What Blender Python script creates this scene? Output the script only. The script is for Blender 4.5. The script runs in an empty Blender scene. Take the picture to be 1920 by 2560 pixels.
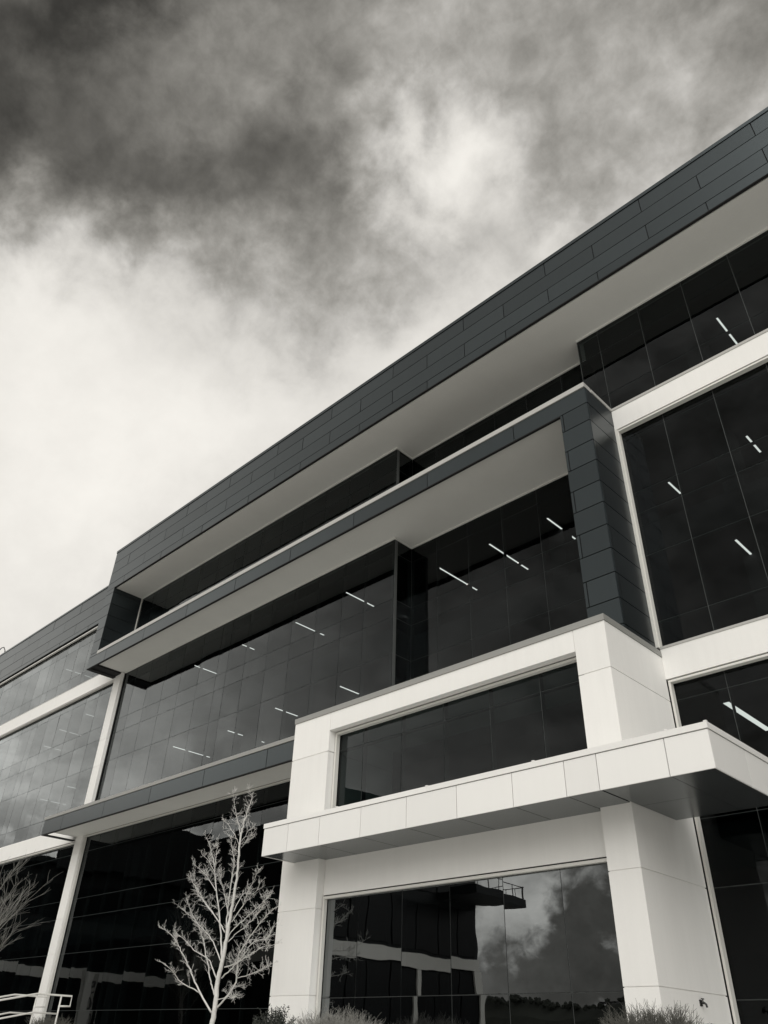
import bpy, bmesh, math, random
from mathutils import Vector, Matrix
random.seed(7)
SC = bpy.context.scene
COL = SC.collection
PI = math.pi

EXPOSURE = 0.17
SUN_E = 1.7
LOBE_K = 230.0; BASE_SKY = 0.68; VIEW_SKY = 0.91
CLOUD_A = 1.2; CLOUD_B = 1.15
FRONT_HI = 1.05; FRONT_LO = 0.13; FRONT_TOP = 0.55; FRONT_GLOW = 1.25; CUM_OFF = 1.1; CUM_OFZ = 0.9
CLAD_C = (0.052, 0.062, 0.066); CLAD_M = 0.85; CLAD_R = 0.33
SOFFIT_C = (0.75, 0.745, 0.71)
GL_IOR = 1.20; GL_GAIN = 2.15
LAMP_E = 4.4

# ------------------------------------------------------------------ camera
cam_d = bpy.data.cameras.new('camera')
cam = bpy.data.objects.new('camera', cam_d); COL.objects.link(cam)
cam_d.sensor_fit = 'VERTICAL'; cam_d.sensor_height = 36.0
cam_d.lens = 1923.88 / 2560 * 36.0
cam_d.clip_start = 0.1; cam_d.clip_end = 3000
right = Vector((0.7176516, 0.6958418, 0.0279342))
up = Vector((0.3824766, -0.4273507, 0.8191966))
back = Vector((0.5819690, -0.5772136, -0.5728321))
cam.matrix_world = Matrix(((right.x, up.x, back.x, 0), (right.y, up.y, back.y, 0), (right.z, up.z, back.z, 0), (0, 0, 0, 1)))
SC.camera = cam
SC.view_settings.view_transform = 'Standard'; SC.view_settings.look = 'None'
SC.view_settings.gamma = 1.0; SC.view_settings.exposure = EXPOSURE
SC.view_settings.use_curve_mapping = False
SC.render.engine = 'CYCLES'
SC.cycles.max_bounces = 8; SC.cycles.transparent_max_bounces = 12; SC.cycles.diffuse_bounces = 4; SC.cycles.glossy_bounces = 4

# ------------------------------------------------------------------ sun and sky
SUN_DIR = Vector((0.44, -0.65, 0.62)).normalized()      # towards the sun, behind a veil of cloud
sd = bpy.data.lights.new('sun', 'SUN'); sd.energy = SUN_E; sd.angle = math.radians(55); sd.color = (1.0, 0.985, 0.95)
sun = bpy.data.objects.new('sun', sd); COL.objects.link(sun)
sun.rotation_euler = SUN_DIR.to_track_quat('Z', 'Y').to_euler()

W = bpy.data.worlds.new('World'); SC.world = W; W.use_nodes = True
nt = W.node_tree; nt.nodes.clear()
def N(t, **kw):
    n = nt.nodes.new(t)
    for k, v in kw.items(): setattr(n, k, v)
    return n
def LK(a, b): nt.links.new(a, b)
def M(op, a, b=None, c=None, clamp=False):
    n = N('ShaderNodeMath', operation=op); n.use_clamp = clamp
    for i, v in enumerate((a, b, c)):
        if v is None: continue
        if isinstance(v, (int, float)): n.inputs[i].default_value = v
        else: LK(v, n.inputs[i])
    return n.outputs[0]
def VM(op, a, b=None, scale=None):
    n = N('ShaderNodeVectorMath', operation=op)
    for i, v in enumerate((a, b)):
        if v is None: continue
        if isinstance(v, (tuple, list)): n.inputs[i].default_value = v
        else: LK(v, n.inputs[i])
    if scale is not None:
        if isinstance(scale, (int, float)): n.inputs['Scale'].default_value = scale
        else: LK(scale, n.inputs['Scale'])
    return n
tc = N('ShaderNodeTexCoord'); d0 = tc.outputs['Generated']
sep = N('ShaderNodeSeparateXYZ'); LK(d0, sep.inputs[0])
# cloud layer seen as a plane overhead
zz = M('MAXIMUM', M('ADD', sep.outputs[2], 0.16), 0.05)
comb = N('ShaderNodeCombineXYZ'); LK(M('DIVIDE', sep.outputs[0], zz), comb.inputs[0]); LK(M('DIVIDE', sep.outputs[1], zz), comb.inputs[1])
def noise(vec, scale, detail, rough, dist=0.0, off=(0, 0, 0)):
    v = VM('ADD', vec, off).outputs[0]
    n = N('ShaderNodeTexNoise'); n.inputs['Scale'].default_value = scale; n.inputs['Detail'].default_value = detail
    n.inputs['Roughness'].default_value = rough; n.inputs['Distortion'].default_value = dist
    LK(v, n.inputs['Vector']); return n
wn = noise(d0, 4.5, 6, 0.55, 0.0, (3.1, 1.7, 0.4))
warp = VM('SCALE', VM('SUBTRACT', wn.outputs['Color'], (0.5, 0.5, 0.5)).outputs[0], None, 0.08)
wn2 = noise(d0, 13.0, 12, 0.58, 0.15, (0.7, 4.4, 2.0))
warp2 = VM('SCALE', VM('SUBTRACT', wn2.outputs['Color'], (0.5, 0.5, 0.5)).outputs[0], None, 0.17)
dW = VM('NORMALIZE', VM('ADD', VM('ADD', d0, warp.outputs[0]).outputs[0], warp2.outputs[0]).outputs[0]).outputs[0]
LOBES = [(-0.527,-0.018,0.850,-0.035),(-0.502,0.015,0.865,0.009),(-0.474,0.049,0.879,-0.008),(-0.445,0.084,0.892,-0.035),(-0.414,0.119,0.903,-0.037),(-0.381,0.155,0.911,0.030),(-0.347,0.191,0.918,0.010),(-0.312,0.227,0.923,-0.042),(-0.276,0.262,0.925,0.074),(-0.239,0.297,0.924,0.182),(-0.202,0.331,0.922,0.068),(-0.165,0.363,0.917,0.006),(-0.128,0.395,0.910,0.034),(-0.091,0.424,0.901,-0.042),(-0.055,0.452,0.890,-0.011),(-0.020,0.478,0.878,0.056),(0.014,0.503,0.864,-0.144),(-0.552,-0.002,0.834,0.009),(-0.526,0.032,0.850,-0.018),(-0.499,0.067,0.864,-0.018),(-0.469,0.103,0.877,0.057),(-0.438,0.139,0.888,0.009),(-0.405,0.176,0.897,-0.007),(-0.370,0.213,0.904,0.057),(-0.335,0.250,0.909,0.011),(-0.298,0.286,0.911,-0.062),(-0.260,0.321,0.911,-0.043),(-0.222,0.356,0.908,-0.086),(-0.184,0.389,0.903,-0.050),(-0.146,0.420,0.896,0.053),(-0.108,0.450,0.887,-0.009),(-0.071,0.478,0.876,0.042),(-0.036,0.504,0.863,0.124),(-0.001,0.528,0.849,-0.104),(-0.576,0.015,0.817,0.026),(-0.551,0.049,0.833,-0.059),(-0.524,0.085,0.848,-0.108),(-0.494,0.122,0.861,0.023),(-0.463,0.160,0.872,-0.022),(-0.429,0.197,0.881,-0.107),(-0.394,0.235,0.888,-0.001),(-0.358,0.273,0.893,-0.031),(-0.320,0.310,0.895,-0.190),(-0.282,0.346,0.895,-0.166),(-0.243,0.381,0.892,-0.160),(-0.204,0.414,0.887,-0.122),(-0.165,0.446,0.880,0.009),(-0.126,0.476,0.870,-0.033),(-0.088,0.504,0.859,-0.012),(-0.051,0.530,0.846,0.040),(-0.016,0.554,0.832,-0.153),(-0.601,0.032,0.798,0.025),(-0.576,0.068,0.814,0.002),(-0.549,0.105,0.829,-0.092),(-0.519,0.142,0.843,-0.013),(-0.488,0.181,0.854,-0.028),(-0.454,0.220,0.864,-0.103),(-0.418,0.258,0.871,-0.041),(-0.381,0.297,0.876,-0.062),(-0.343,0.334,0.878,-0.050),(-0.304,0.371,0.877,0.125),(-0.264,0.407,0.875,0.077),(-0.224,0.440,0.869,-0.065),(-0.184,0.472,0.862,-0.026),(-0.144,0.502,0.852,-0.052),(-0.105,0.531,0.841,-0.077),(-0.068,0.556,0.828,-0.085),(-0.626,0.050,0.778,-0.074),(-0.602,0.086,0.794,-0.002),(-0.574,0.124,0.809,-0.066),(-0.545,0.163,0.823,-0.040),(-0.513,0.202,0.834,-0.042),(-0.479,0.242,0.844,-0.047),(-0.443,0.282,0.851,-0.033),(-0.405,0.321,0.856,-0.101),(-0.366,0.359,0.858,0.092),(-0.326,0.397,0.858,0.337),(-0.285,0.433,0.855,0.206),(-0.244,0.467,0.850,-0.028),(-0.203,0.499,0.842,-0.062),(-0.163,0.529,0.833,-0.013),(-0.123,0.557,0.821,-0.025),(-0.651,0.068,0.756,-0.107),(-0.627,0.106,0.772,-0.077),(-0.600,0.144,0.787,-0.119),(-0.570,0.184,0.801,-0.055),(-0.538,0.224,0.812,-0.092),(-0.504,0.265,0.822,-0.070),(-0.468,0.306,0.829,-0.008),(-0.429,0.346,0.834,-0.129),(-0.390,0.385,0.837,0.008),(-0.349,0.423,0.836,0.089),(-0.307,0.459,0.834,-0.029),(-0.265,0.494,0.828,-0.074),(-0.223,0.526,0.821,-0.094),(-0.182,0.556,0.811,0.039),(-0.676,0.086,0.732,0.086),(-0.652,0.125,0.748,0.011),(-0.625,0.165,0.763,-0.077),(-0.595,0.206,0.777,0.038),(-0.563,0.247,0.789,-0.054),(-0.529,0.288,0.798,-0.093),(-0.492,0.330,0.806,0.034),(-0.454,0.371,0.811,-0.079),(-0.413,0.410,0.813,-0.057),(-0.372,0.449,0.813,-0.147),(-0.329,0.486,0.810,-0.182),(-0.287,0.520,0.804,0.012),(-0.244,0.553,0.797,-0.051),(-0.700,0.105,0.706,0.181),(-0.676,0.145,0.722,0.097),(-0.650,0.186,0.737,0.005),(-0.620,0.227,0.751,0.103),(-0.588,0.269,0.762,0.018),(-0.554,0.312,0.772,-0.047),(-0.517,0.354,0.780,0.037),(-0.478,0.396,0.784,-0.051),(-0.437,0.436,0.787,0.001),(-0.395,0.475,0.787,-0.070),(-0.351,0.512,0.784,-0.044),(-0.308,0.547,0.779,0.228),(-0.724,0.125,0.679,0.016),(-0.700,0.165,0.695,-0.011),(-0.674,0.207,0.709,-0.023),(-0.645,0.249,0.723,0.009),(-0.613,0.292,0.734,-0.022),(-0.578,0.335,0.744,-0.021),(-0.541,0.378,0.751,-0.028),(-0.502,0.420,0.756,-0.096),(-0.460,0.461,0.759,0.041),(-0.417,0.501,0.758,0.043),(-0.374,0.538,0.756,0.056),(-0.749,0.147,0.646,-0.051),(-0.726,0.188,0.661,-0.026),(-0.700,0.230,0.676,0.020),(-0.671,0.274,0.689,-0.020),(-0.639,0.318,0.700,-0.037),(-0.605,0.362,0.710,0.012),(-0.567,0.405,0.717,-0.024),(-0.528,0.448,0.722,-0.041),(-0.486,0.489,0.724,0.118),(-0.776,0.171,0.607,0.074),(-0.741,0.235,0.629,0.090),(-0.699,0.301,0.648,0.058),(-0.651,0.368,0.664,0.084),(-0.596,0.435,0.675,0.098),(-0.808,0.202,0.553,0.060),(-0.769,0.276,0.576,0.007),(-0.718,0.358,0.597,0.083),(-0.846,0.244,0.473,0.053),(-0.803,0.313,0.508,0.104),(-0.875,0.282,0.394,0.064),(-0.768,0.053,0.638,0.078),(-0.820,0.098,0.564,0.051),(-0.865,0.143,0.482,0.044),(-0.900,0.186,0.395,0.030),(-0.702,0.027,0.712,-0.130),(-0.657,-0.005,0.754,-0.238),(-0.611,-0.035,0.791,-0.175),(-0.562,-0.065,0.824,-0.316),(-0.491,-0.041,0.870,-0.276),(-0.438,0.023,0.899,-0.288),(-0.379,0.091,0.921,-0.265),(-0.313,0.160,0.936,-0.253),(-0.244,0.229,0.942,-0.200),(-0.173,0.295,0.940,-0.196),(-0.102,0.357,0.928,-0.172),(-0.032,0.414,0.910,-0.187),(0.034,0.465,0.885,-0.294)]
acc = BASE_SKY
for (x, y, z, w) in LOBES:                      # broad bright and dark banks of the overcast
    dt = VM('DOT_PRODUCT', dW, (x, y, z)).outputs['Value']
    e = M('EXPONENT', M('MULTIPLY_ADD', dt, LOBE_K, -LOBE_K))
    acc = M('MULTIPLY_ADD', e, w, acc)
n1 = noise(d0, 9.0, 13, 0.60, 0.15, (0.3, 5.2, 0.0))
n2 = noise(d0, 26.0, 12, 0.60, 0.2, (2.3, 0.2, 0.0))
# towards the front of the building the sky is broken cumulus, brighter low down and darker overhead like the part in view
front = M('MULTIPLY', M('MULTIPLY', sep.outputs[1], -1.0, clamp=True), 2.6, clamp=True)
cum = N('ShaderNodeMapRange'); cum.interpolation_type = 'SMOOTHSTEP'
n4 = noise(VM('MULTIPLY', d0, (1.0, 1.0, 1.5)).outputs[0], 5.0, 9, 0.58, 0.25, (CUM_OFF, 2.2, CUM_OFZ))
n4b = noise(VM('MULTIPLY', d0, (1.0, 1.0, 1.6)).outputs[0], 13.0, 10, 0.60, 0.2, (0.5, 6.2, 1.9))
LK(n4.outputs['Fac'], cum.inputs[0])
cum.inputs[1].default_value = 0.465; cum.inputs[2].default_value = 0.575; cum.inputs[3].default_value = 1.0; lo_ = N('ShaderNodeMapRange'); LK(sep.outputs[2], lo_.inputs[0]); lo_.inputs[1].default_value = 0.17; lo_.inputs[2].default_value = 0.30; lo_.inputs[3].default_value = FRONT_LO; lo_.inputs[4].default_value = 0.74
LK(lo_.outputs[0], cum.inputs[4])
elev = N('ShaderNodeMapRange'); elev.interpolation_type = 'SMOOTHSTEP'; LK(sep.outputs[2], elev.inputs[0])
elev.inputs[1].default_value = 0.19; elev.inputs[2].default_value = 0.40; elev.inputs[3].default_value = FRONT_HI; elev.inputs[4].default_value = FRONT_TOP
glowd = VM('DOT_PRODUCT', VM('NORMALIZE', VM('MULTIPLY', d0, (1.0, 1.0, 1.0)).outputs[0]).outputs[0], (-0.845, -0.49, 0.215)).outputs['Value']
westglow = M('MULTIPLY', M('EXPONENT', M('MULTIPLY_ADD', glowd, 24.0, -24.0)), FRONT_GLOW)   # brighter bank of sky low in the west
mixF = N('ShaderNodeMix'); mixF.data_type = 'FLOAT'; LK(front, mixF.inputs[0])
LK(M('MULTIPLY', acc, VIEW_SKY), mixF.inputs[2]); LK(M('MULTIPLY_ADD', M('MULTIPLY', cum.outputs[0], M('MULTIPLY_ADD', n4b.outputs['Fac'], 1.8, 0.1)), M('MULTIPLY_ADD', westglow, 0.4, elev.outputs[0]), M('MULTIPLY', westglow, 0.7)), mixF.inputs[3])
calm = N('ShaderNodeMapRange'); calm.interpolation_type = 'SMOOTHSTEP'; LK(mixF.outputs[0], calm.inputs[0])      # thin bright veil shows less structure
calm.inputs[1].default_value = 0.36; calm.inputs[2].default_value = 0.70; calm.inputs[3].default_value = 1.0; calm.inputs[4].default_value = 0.10
f1 = M('MULTIPLY_ADD', M('MULTIPLY', M('SUBTRACT', n1.outputs['Fac'], 0.5), CLOUD_A), calm.outputs[0], 1.0)
f2 = M('MULTIPLY_ADD', M('MULTIPLY', M('SUBTRACT', n2.outputs['Fac'], 0.5), CLOUD_B), calm.outputs[0], 1.0)
val = M('MAXIMUM', M('MULTIPLY', M('MULTIPLY', mixF.outputs[0], f1), f2), 0.015)
sky = N('ShaderNodeTexSky'); sky.sky_type = 'NISHITA'; sky.sun_disc = False
sky.sun_elevation = math.asin(SUN_DIR.z); sky.sun_rotation = math.atan2(SUN_DIR.x, SUN_DIR.y)
hs = N('ShaderNodeHueSaturation'); hs.inputs['Saturation'].default_value = 0.0; hs.inputs['Value'].default_value = 1.0; LK(sky.outputs[0], hs.inputs['Color'])
tint = N('ShaderNodeMix'); tint.data_type = 'RGBA'; LK(M('MULTIPLY', val, 2.2, clamp=True), tint.inputs[0])
tint.inputs[6].default_value = (1.035, 0.985, 0.87, 1); tint.inputs[7].default_value = (1.022, 0.988, 0.925, 1)
cl = N('ShaderNodeMix'); cl.data_type = 'RGBA'; cl.blend_type = 'MULTIPLY'; cl.inputs[0].default_value = 1.0
LK(tint.outputs[2], cl.inputs[6])
vv = M('MULTIPLY', val, 10.0)
cc = N('ShaderNodeCombineColor'); LK(vv, cc.inputs[0]); LK(vv, cc.inputs[1]); LK(vv, cc.inputs[2]); LK(cc.outputs[0], cl.inputs[7])
veil = N('ShaderNodeMix'); veil.data_type = 'RGBA'; veil.inputs[0].default_value = 0.97    # nearly closed cloud
LK(hs.outputs[0], veil.inputs[6]); LK(cl.outputs[2], veil.inputs[7])
bg = N('ShaderNodeBackground'); bg.inputs['Strength'].default_value = 0.1; LK(veil.outputs[2], bg.inputs['Color'])
wo = N('ShaderNodeOutputWorld'); LK(bg.outputs[0], wo.inputs['Surface'])

# ------------------------------------------------------------------ materials
def mat(name, base, rough=0.6, metal=0.0, spec=0.5, mottle=0.0, mscale=1.5, bump=0.0, bscale=40.0, vary=0.0, streak=0.0, coat=0.0):
    m = bpy.data.materials.new(name); m.use_nodes = True
    t = m.node_tree; p = t.nodes['Principled BSDF']
    p.inputs['Base Color'].default_value = (*base, 1); p.inputs['Roughness'].default_value = rough
    p.inputs['Metallic'].default_value = metal; p.inputs['Specular IOR Level'].default_value = spec
    if coat: p.inputs['Coat Weight'].default_value = coat; p.inputs['Coat Roughness'].default_value = 0.15
    geo = t.nodes.new('ShaderNodeNewGeometry')
    fac = None
    def add(a, b):
        if a is None: return b
        n = t.nodes.new('ShaderNodeMath'); n.operation = 'ADD'; t.links.new(a, n.inputs[0]); t.links.new(b, n.inputs[1]); return n.outputs[0]
    def madd(src, mul, off):
        n = t.nodes.new('ShaderNodeMath'); n.operation = 'MULTIPLY_ADD'; t.links.new(src, n.inputs[0]); n.inputs[1].default_value = mul; n.inputs[2].default_value = off; return n.outputs[0]
    if mottle:
        n = t.nodes.new('ShaderNodeTexNoise'); n.inputs['Scale'].default_value = mscale; n.inputs['Detail'].default_value = 8; n.inputs['Roughness'].default_value = 0.65
        t.links.new(geo.outputs['Position'], n.inputs['Vector']); fac = add(fac, madd(n.outputs['Fac'], mottle * 2, -mottle))
        n = t.nodes.new('ShaderNodeTexNoise'); n.inputs['Scale'].default_value = 28; n.inputs['Detail'].default_value = 4
        t.links.new(geo.outputs['Position'], n.inputs['Vector']); fac = add(fac, madd(n.outputs['Fac'], mottle * 1.1, -mottle * 0.55))
    if streak:                                  # faint rain streaks running down
        mp = t.nodes.new('ShaderNodeMapping'); mp.inputs['Scale'].default_value = (5.0, 5.0, 0.35); t.links.new(geo.outputs['Position'], mp.inputs[0])
        n = t.nodes.new('ShaderNodeTexNoise'); n.inputs['Scale'].default_value = 1.0; n.inputs['Detail'].default_value = 6; n.inputs['Roughness'].default_value = 0.7
        t.links.new(mp.outputs[0], n.inputs['Vector']); fac = add(fac, madd(n.outputs['Fac'], streak * 2, -streak))
    if vary:
        oi = t.nodes.new('ShaderNodeObjectInfo'); fac = add(fac, madd(oi.outputs['Random'], vary * 2, -vary))
    if fac is not None:
        one = t.nodes.new('ShaderNodeMath'); one.operation = 'ADD'; one.inputs[1].default_value = 1.0; t.links.new(fac, one.inputs[0])
        v = t.nodes.new('ShaderNodeVectorMath'); v.operation = 'SCALE'; v.inputs[0].default_value = base; t.links.new(one.outputs[0], v.inputs['Scale'])
        t.links.new(v.outputs[0], p.inputs['Base Color'])
    if bump:
        n = t.nodes.new('ShaderNodeTexNoise'); n.inputs['Scale'].default_value = bscale; n.inputs['Detail'].default_value = 6
        t.links.new(geo.outputs['Position'], n.inputs['Vector'])
        b = t.nodes.new('ShaderNodeBump'); b.inputs['Strength'].default_value = 1.0; b.inputs['Distance'].default_value = bump
        t.links.new(n.outputs['Fac'], b.inputs['Height']); t.links.new(b.outputs[0], p.inputs['Normal'])
    return m
STUCCO = mat('white_stucco', (0.81, 0.80, 0.775), 0.85, mottle=0.035, mscale=0.9, bump=0.0012, bscale=90, streak=0.05, vary=0.03)
PANELW = mat('white_metal_panel', (0.80, 0.792, 0.77), 0.42, mottle=0.015, mscale=0.5, bump=0.0006, bscale=0.9, vary=0.035, streak=0.025)
COPING = mat('pale_coping', (0.42, 0.415, 0.395), 0.5, mottle=0.05, mscale=1.2)
COPING_G = mat('grey_coping', (0.27, 0.27, 0.255), 0.5, mottle=0.05, mscale=1.2)
CLAD = mat('dark_cladding', CLAD_C, CLAD_R, metal=CLAD_M, mottle=0.05, mscale=0.6, bump=0.0008, bscale=0.8, vary=0.10, streak=0.06)
GAP = mat('shadow_gap', (0.012, 0.012, 0.012), 0.9)
SOFFIT = mat('soffit_render', SOFFIT_C, 0.9, mottle=0.07, mscale=0.7, bump=0.0015, bscale=70)
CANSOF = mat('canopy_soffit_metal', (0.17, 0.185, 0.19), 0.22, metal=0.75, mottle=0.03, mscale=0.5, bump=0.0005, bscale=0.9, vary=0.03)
FRAMEW = mat('window_frame_white', (0.66, 0.65, 0.61), 0.45)
MULL = mat('mullion_silicone', (0.085, 0.09, 0.088), 0.6)
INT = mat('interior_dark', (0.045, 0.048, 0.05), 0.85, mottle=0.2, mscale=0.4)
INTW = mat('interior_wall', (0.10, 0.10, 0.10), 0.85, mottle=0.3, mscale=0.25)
ROOF = mat('roof_membrane', (0.35, 0.34, 0.32), 0.9)
GROUND = mat('ground_pale_paving', (0.50, 0.495, 0.475), 0.9, mottle=0.2, mscale=0.3)
BARK = mat('pale_bark', (0.62, 0.61, 0.585), 0.8, mottle=0.30, mscale=12, bump=0.004, bscale=30)
TWIGG = mat('grey_twig', (0.27, 0.265, 0.245), 0.85, mottle=0.25, mscale=6)
TWIGD = mat('dark_twig', (0.10, 0.098, 0.085), 0.85, mottle=0.25, mscale=6)
LEAFD = mat('dark_evergreen_leaf', (0.022, 0.026, 0.02), 0.6, mottle=0.4, mscale=8)
RIDGE = mat('ridge_scrub', (0.05, 0.055, 0.045), 0.9, mottle=0.4, mscale=0.4)
RAIL = mat('white_rail_paint', (0.62, 0.61, 0.58), 0.4, mottle=0.06, mscale=5)
DARKM = mat('dark_metal', (0.03, 0.03, 0.03), 0.5)
OPPG = mat('opposite_glass', (0.008, 0.009, 0.010), 0.25, spec=0.12)
OPPB = mat('opposite_band', (0.62, 0.61, 0.58), 0.8, mottle=0.08, mscale=0.5)
OPPD = mat('opposite_cladding', (0.014, 0.016, 0.017), 0.7, spec=0.2, mottle=0.08, mscale=0.5)
CONC = mat('step_concrete', (0.32, 0.31, 0.29), 0.9, mottle=0.15, mscale=2)

def glass_mat(name, ior, gain, tintv, wav):
    m = bpy.data.materials.new(name); m.use_nodes = True; t = m.node_tree; t.nodes.clear()
    out = t.nodes.new('ShaderNodeOutputMaterial'); mix = t.nodes.new('ShaderNodeMixShader')
    tr = t.nodes.new('ShaderNodeBsdfTransparent'); tr.inputs[0].default_value = (*tintv, 1)
    gl = t.nodes.new('ShaderNodeBsdfGlossy'); gl.inputs['Roughness'].default_value = 0.0; gl.inputs['Color'].default_value = (0.95, 1.0, 1.02, 1)
    fr = t.nodes.new('ShaderNodeFresnel'); fr.inputs['IOR'].default_value = ior
    geo = t.nodes.new('ShaderNodeNewGeometry'); oi = t.nodes.new('ShaderNodeObjectInfo')
    # slow bow of each sheet, different for every pane
    sc = t.nodes.new('ShaderNodeVectorMath'); sc.operation = 'SCALE'; sc.inputs['Scale'].default_value = 1.0
    cmb = t.nodes.new('ShaderNodeCombineXYZ'); ml = t.nodes.new('ShaderNodeMath'); ml.operation = 'MULTIPLY'; ml.inputs[1].default_value = 37.0
    t.links.new(oi.outputs['Random'], ml.inputs[0]); t.links.new(ml.outputs[0], cmb.inputs[0]); t.links.new(ml.outputs[0], cmb.inputs[2])
    va = t.nodes.new('ShaderNodeVectorMath'); va.operation = 'ADD'; t.links.new(geo.outputs['Position'], va.inputs[0]); t.links.new(cmb.outputs[0], va.inputs[1])
    nz = t.nodes.new('ShaderNodeTexNoise'); nz.inputs['Scale'].default_value = 0.9; nz.inputs['Detail'].default_value = 1.5; t.links.new(va.outputs[0], nz.inputs['Vector'])
    b = t.nodes.new('ShaderNodeBump'); b.inputs['Strength'].default_value = 1.0; b.inputs['Distance'].default_value = wav
    t.links.new(nz.outputs['Fac'], b.inputs['Height']); t.links.new(b.outputs[0], gl.inputs['Normal'])
    # one reflecting face per sheet
    inv = t.nodes.new('ShaderNodeMath'); inv.operation = 'SUBTRACT'; inv.inputs[0].default_value = 1.0; t.links.new(geo.outputs['Backfacing'], inv.inputs[1])
    g = t.nodes.new('ShaderNodeMath'); g.operation = 'MULTIPLY'; g.inputs[1].default_value = gain; g.use_clamp = True; t.links.new(fr.outputs[0], g.inputs[0])
    # coating differs slightly from sheet to sheet
    vr = t.nodes.new('ShaderNodeMath'); vr.operation = 'MULTIPLY_ADD'; vr.inputs[1].default_value = 0.18; vr.inputs[2].default_value = 0.91; t.links.new(oi.outputs['Random'], vr.inputs[0])
    g3 = t.nodes.new('ShaderNodeMath'); g3.operation = 'MULTIPLY'; t.links.new(g.outputs[0], g3.inputs[0]); t.links.new(vr.outputs[0], g3.inputs[1])
    g2 = t.nodes.new('ShaderNodeMath'); g2.operation = 'MULTIPLY'; t.links.new(g3.outputs[0], g2.inputs[0]); t.links.new(inv.outputs[0], g2.inputs[1])
    t.links.new(g2.outputs[0], mix.inputs[0]); t.links.new(tr.outputs[0], mix.inputs[1]); t.links.new(gl.outputs[0], mix.inputs[2]); t.links.new(mix.outputs[0], out.inputs[0])
    return m
GLASS = glass_mat('tinted_glass', GL_IOR, GL_GAIN, (0.36, 0.40, 0.40), 0.0022)
MIRROR = glass_mat('mirror_coated_glass', 1.5, 4.2, (0.14, 0.15, 0.15), 0.0022)
def emit(name, s):
    m = bpy.data.materials.new(name); m.use_nodes = True; t = m.node_tree; t.nodes.clear()
    e = t.nodes.new('ShaderNodeEmission'); e.inputs[0].default_value = (1, 0.88, 0.83, 1); e.inputs[1].default_value = s
    o = t.nodes.new('ShaderNodeOutputMaterial'); t.links.new(e.outputs[0], o.inputs[0]); return m
LAMP = emit('lit_diffuser', LAMP_E); LAMPD = emit('glare_faded_diffuser', LAMP_E*0.45)  # same lamps; far wing copy emits less to imitate sky glare on the glass

# ------------------------------------------------------------------ helpers
def link(name, mesh, m, parent=None, loc=None):
    o = bpy.data.objects.new(name, mesh); COL.objects.link(o)
    if m is not None and not mesh.materials: mesh.materials.append(m)
    if parent is not None: o.parent = parent
    if loc is not None: o.location = loc
    return o
def boxes_mesh(name, bxs):
    vs, fs = [], []
    for (x0, x1, y0, y1, z0, z1) in bxs:
        b = len(vs)
        vs += [(x0, y0, z0), (x1, y0, z0), (x1, y1, z0), (x0, y1, z0), (x0, y0, z1), (x1, y0, z1), (x1, y1, z1), (x0, y1, z1)]
        fs += [(b, b+3, b+2, b+1), (b+4, b+5, b+6, b+7), (b, b+1, b+5, b+4), (b+1, b+2, b+6, b+5), (b+2, b+3, b+7, b+6), (b+3, b, b+4, b+7)]
    me = bpy.data.meshes.new(name); me.from_pydata(vs, [], fs); me.update(); return me
def boxes(name, bxs, m, parent=None): return link(name, boxes_mesh(name, bxs), m, parent)
_cache = {}
def piece(name, x0, x1, y0, y1, z0, z1, m, parent, tilt=0.0):
    """one box-shaped piece centred on its own origin; equal sizes share one mesh"""
    sx, sy, sz = round(x1-x0, 3), round(y1-y0, 3), round(z1-z0, 3)
    key = (sx, sy, sz, m.name)
    me = _cache.get(key)
    if me is None:
        me = boxes_mesh(name, [(-sx/2, sx/2, -sy/2, sy/2, -sz/2, sz/2)]); me.materials.append(m); _cache[key] = me
    o = link(name, me, m, parent, ((x0+x1)/2, (y0+y1)/2, (z0+z1)/2))
    if tilt: o.rotation_euler = (random.gauss(0, tilt), 0, random.gauss(0, tilt))
    return o
def tag(o, label=None, cat=None, group=None, kind=None):
    if label: o['label'] = label
    if cat: o['category'] = cat
    if group: o['group'] = group
    if kind: o['kind'] = kind
    return o
def empty(name, label, cat, group=None, loc=(0, 0, 0)):
    o = bpy.data.objects.new(name, None); COL.objects.link(o); o.location = loc; o.empty_display_size = 0.2
    return tag(o, label, cat, group)
class Tubes:
    def __init__(s): s.v, s.f = [], []
    def add(s, pts, r0, r1, n=6, cap=True):
        pts = [Vector(p) for p in pts]; L = len(pts)
        b0 = len(s.v); a = None
        for i, p in enumerate(pts):
            d = (pts[min(i+1, L-1)] - pts[max(i-1, 0)])
            if d.length < 1e-9: d = Vector((0, 0, 1))
            d.normalize()
            if a is None:
                a = d.orthogonal().normalized()
            else:
                a = (a - d * a.dot(d))
                a = a.normalized() if a.length > 1e-6 else d.orthogonal().normalized()
            c = d.cross(a); r = r0 + (r1 - r0) * i / max(L-1, 1)
            for k in range(n):
                t = 2*PI*k/n; s.v.append(p + (a*math.cos(t) + c*math.sin(t)) * r)
        for i in range(L-1):
            for k in range(n):
                k2 = (k+1) % n
                s.f.append((b0+i*n+k, b0+i*n+k2, b0+(i+1)*n+k2, b0+(i+1)*n+k))
        if cap:
            s.f.append(tuple(b0+(L-1)*n+k for k in range(n))); s.f.append(tuple(b0+k for k in reversed(range(n))))
    def build(s, name, m, parent=None, smooth=True):
        me = bpy.data.meshes.new(name); me.from_pydata([tuple(v) for v in s.v], [], s.f); me.update()
        if smooth:
            for p in me.polygons: p.use_smooth = True
        return link(name, me, m, parent)

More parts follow.
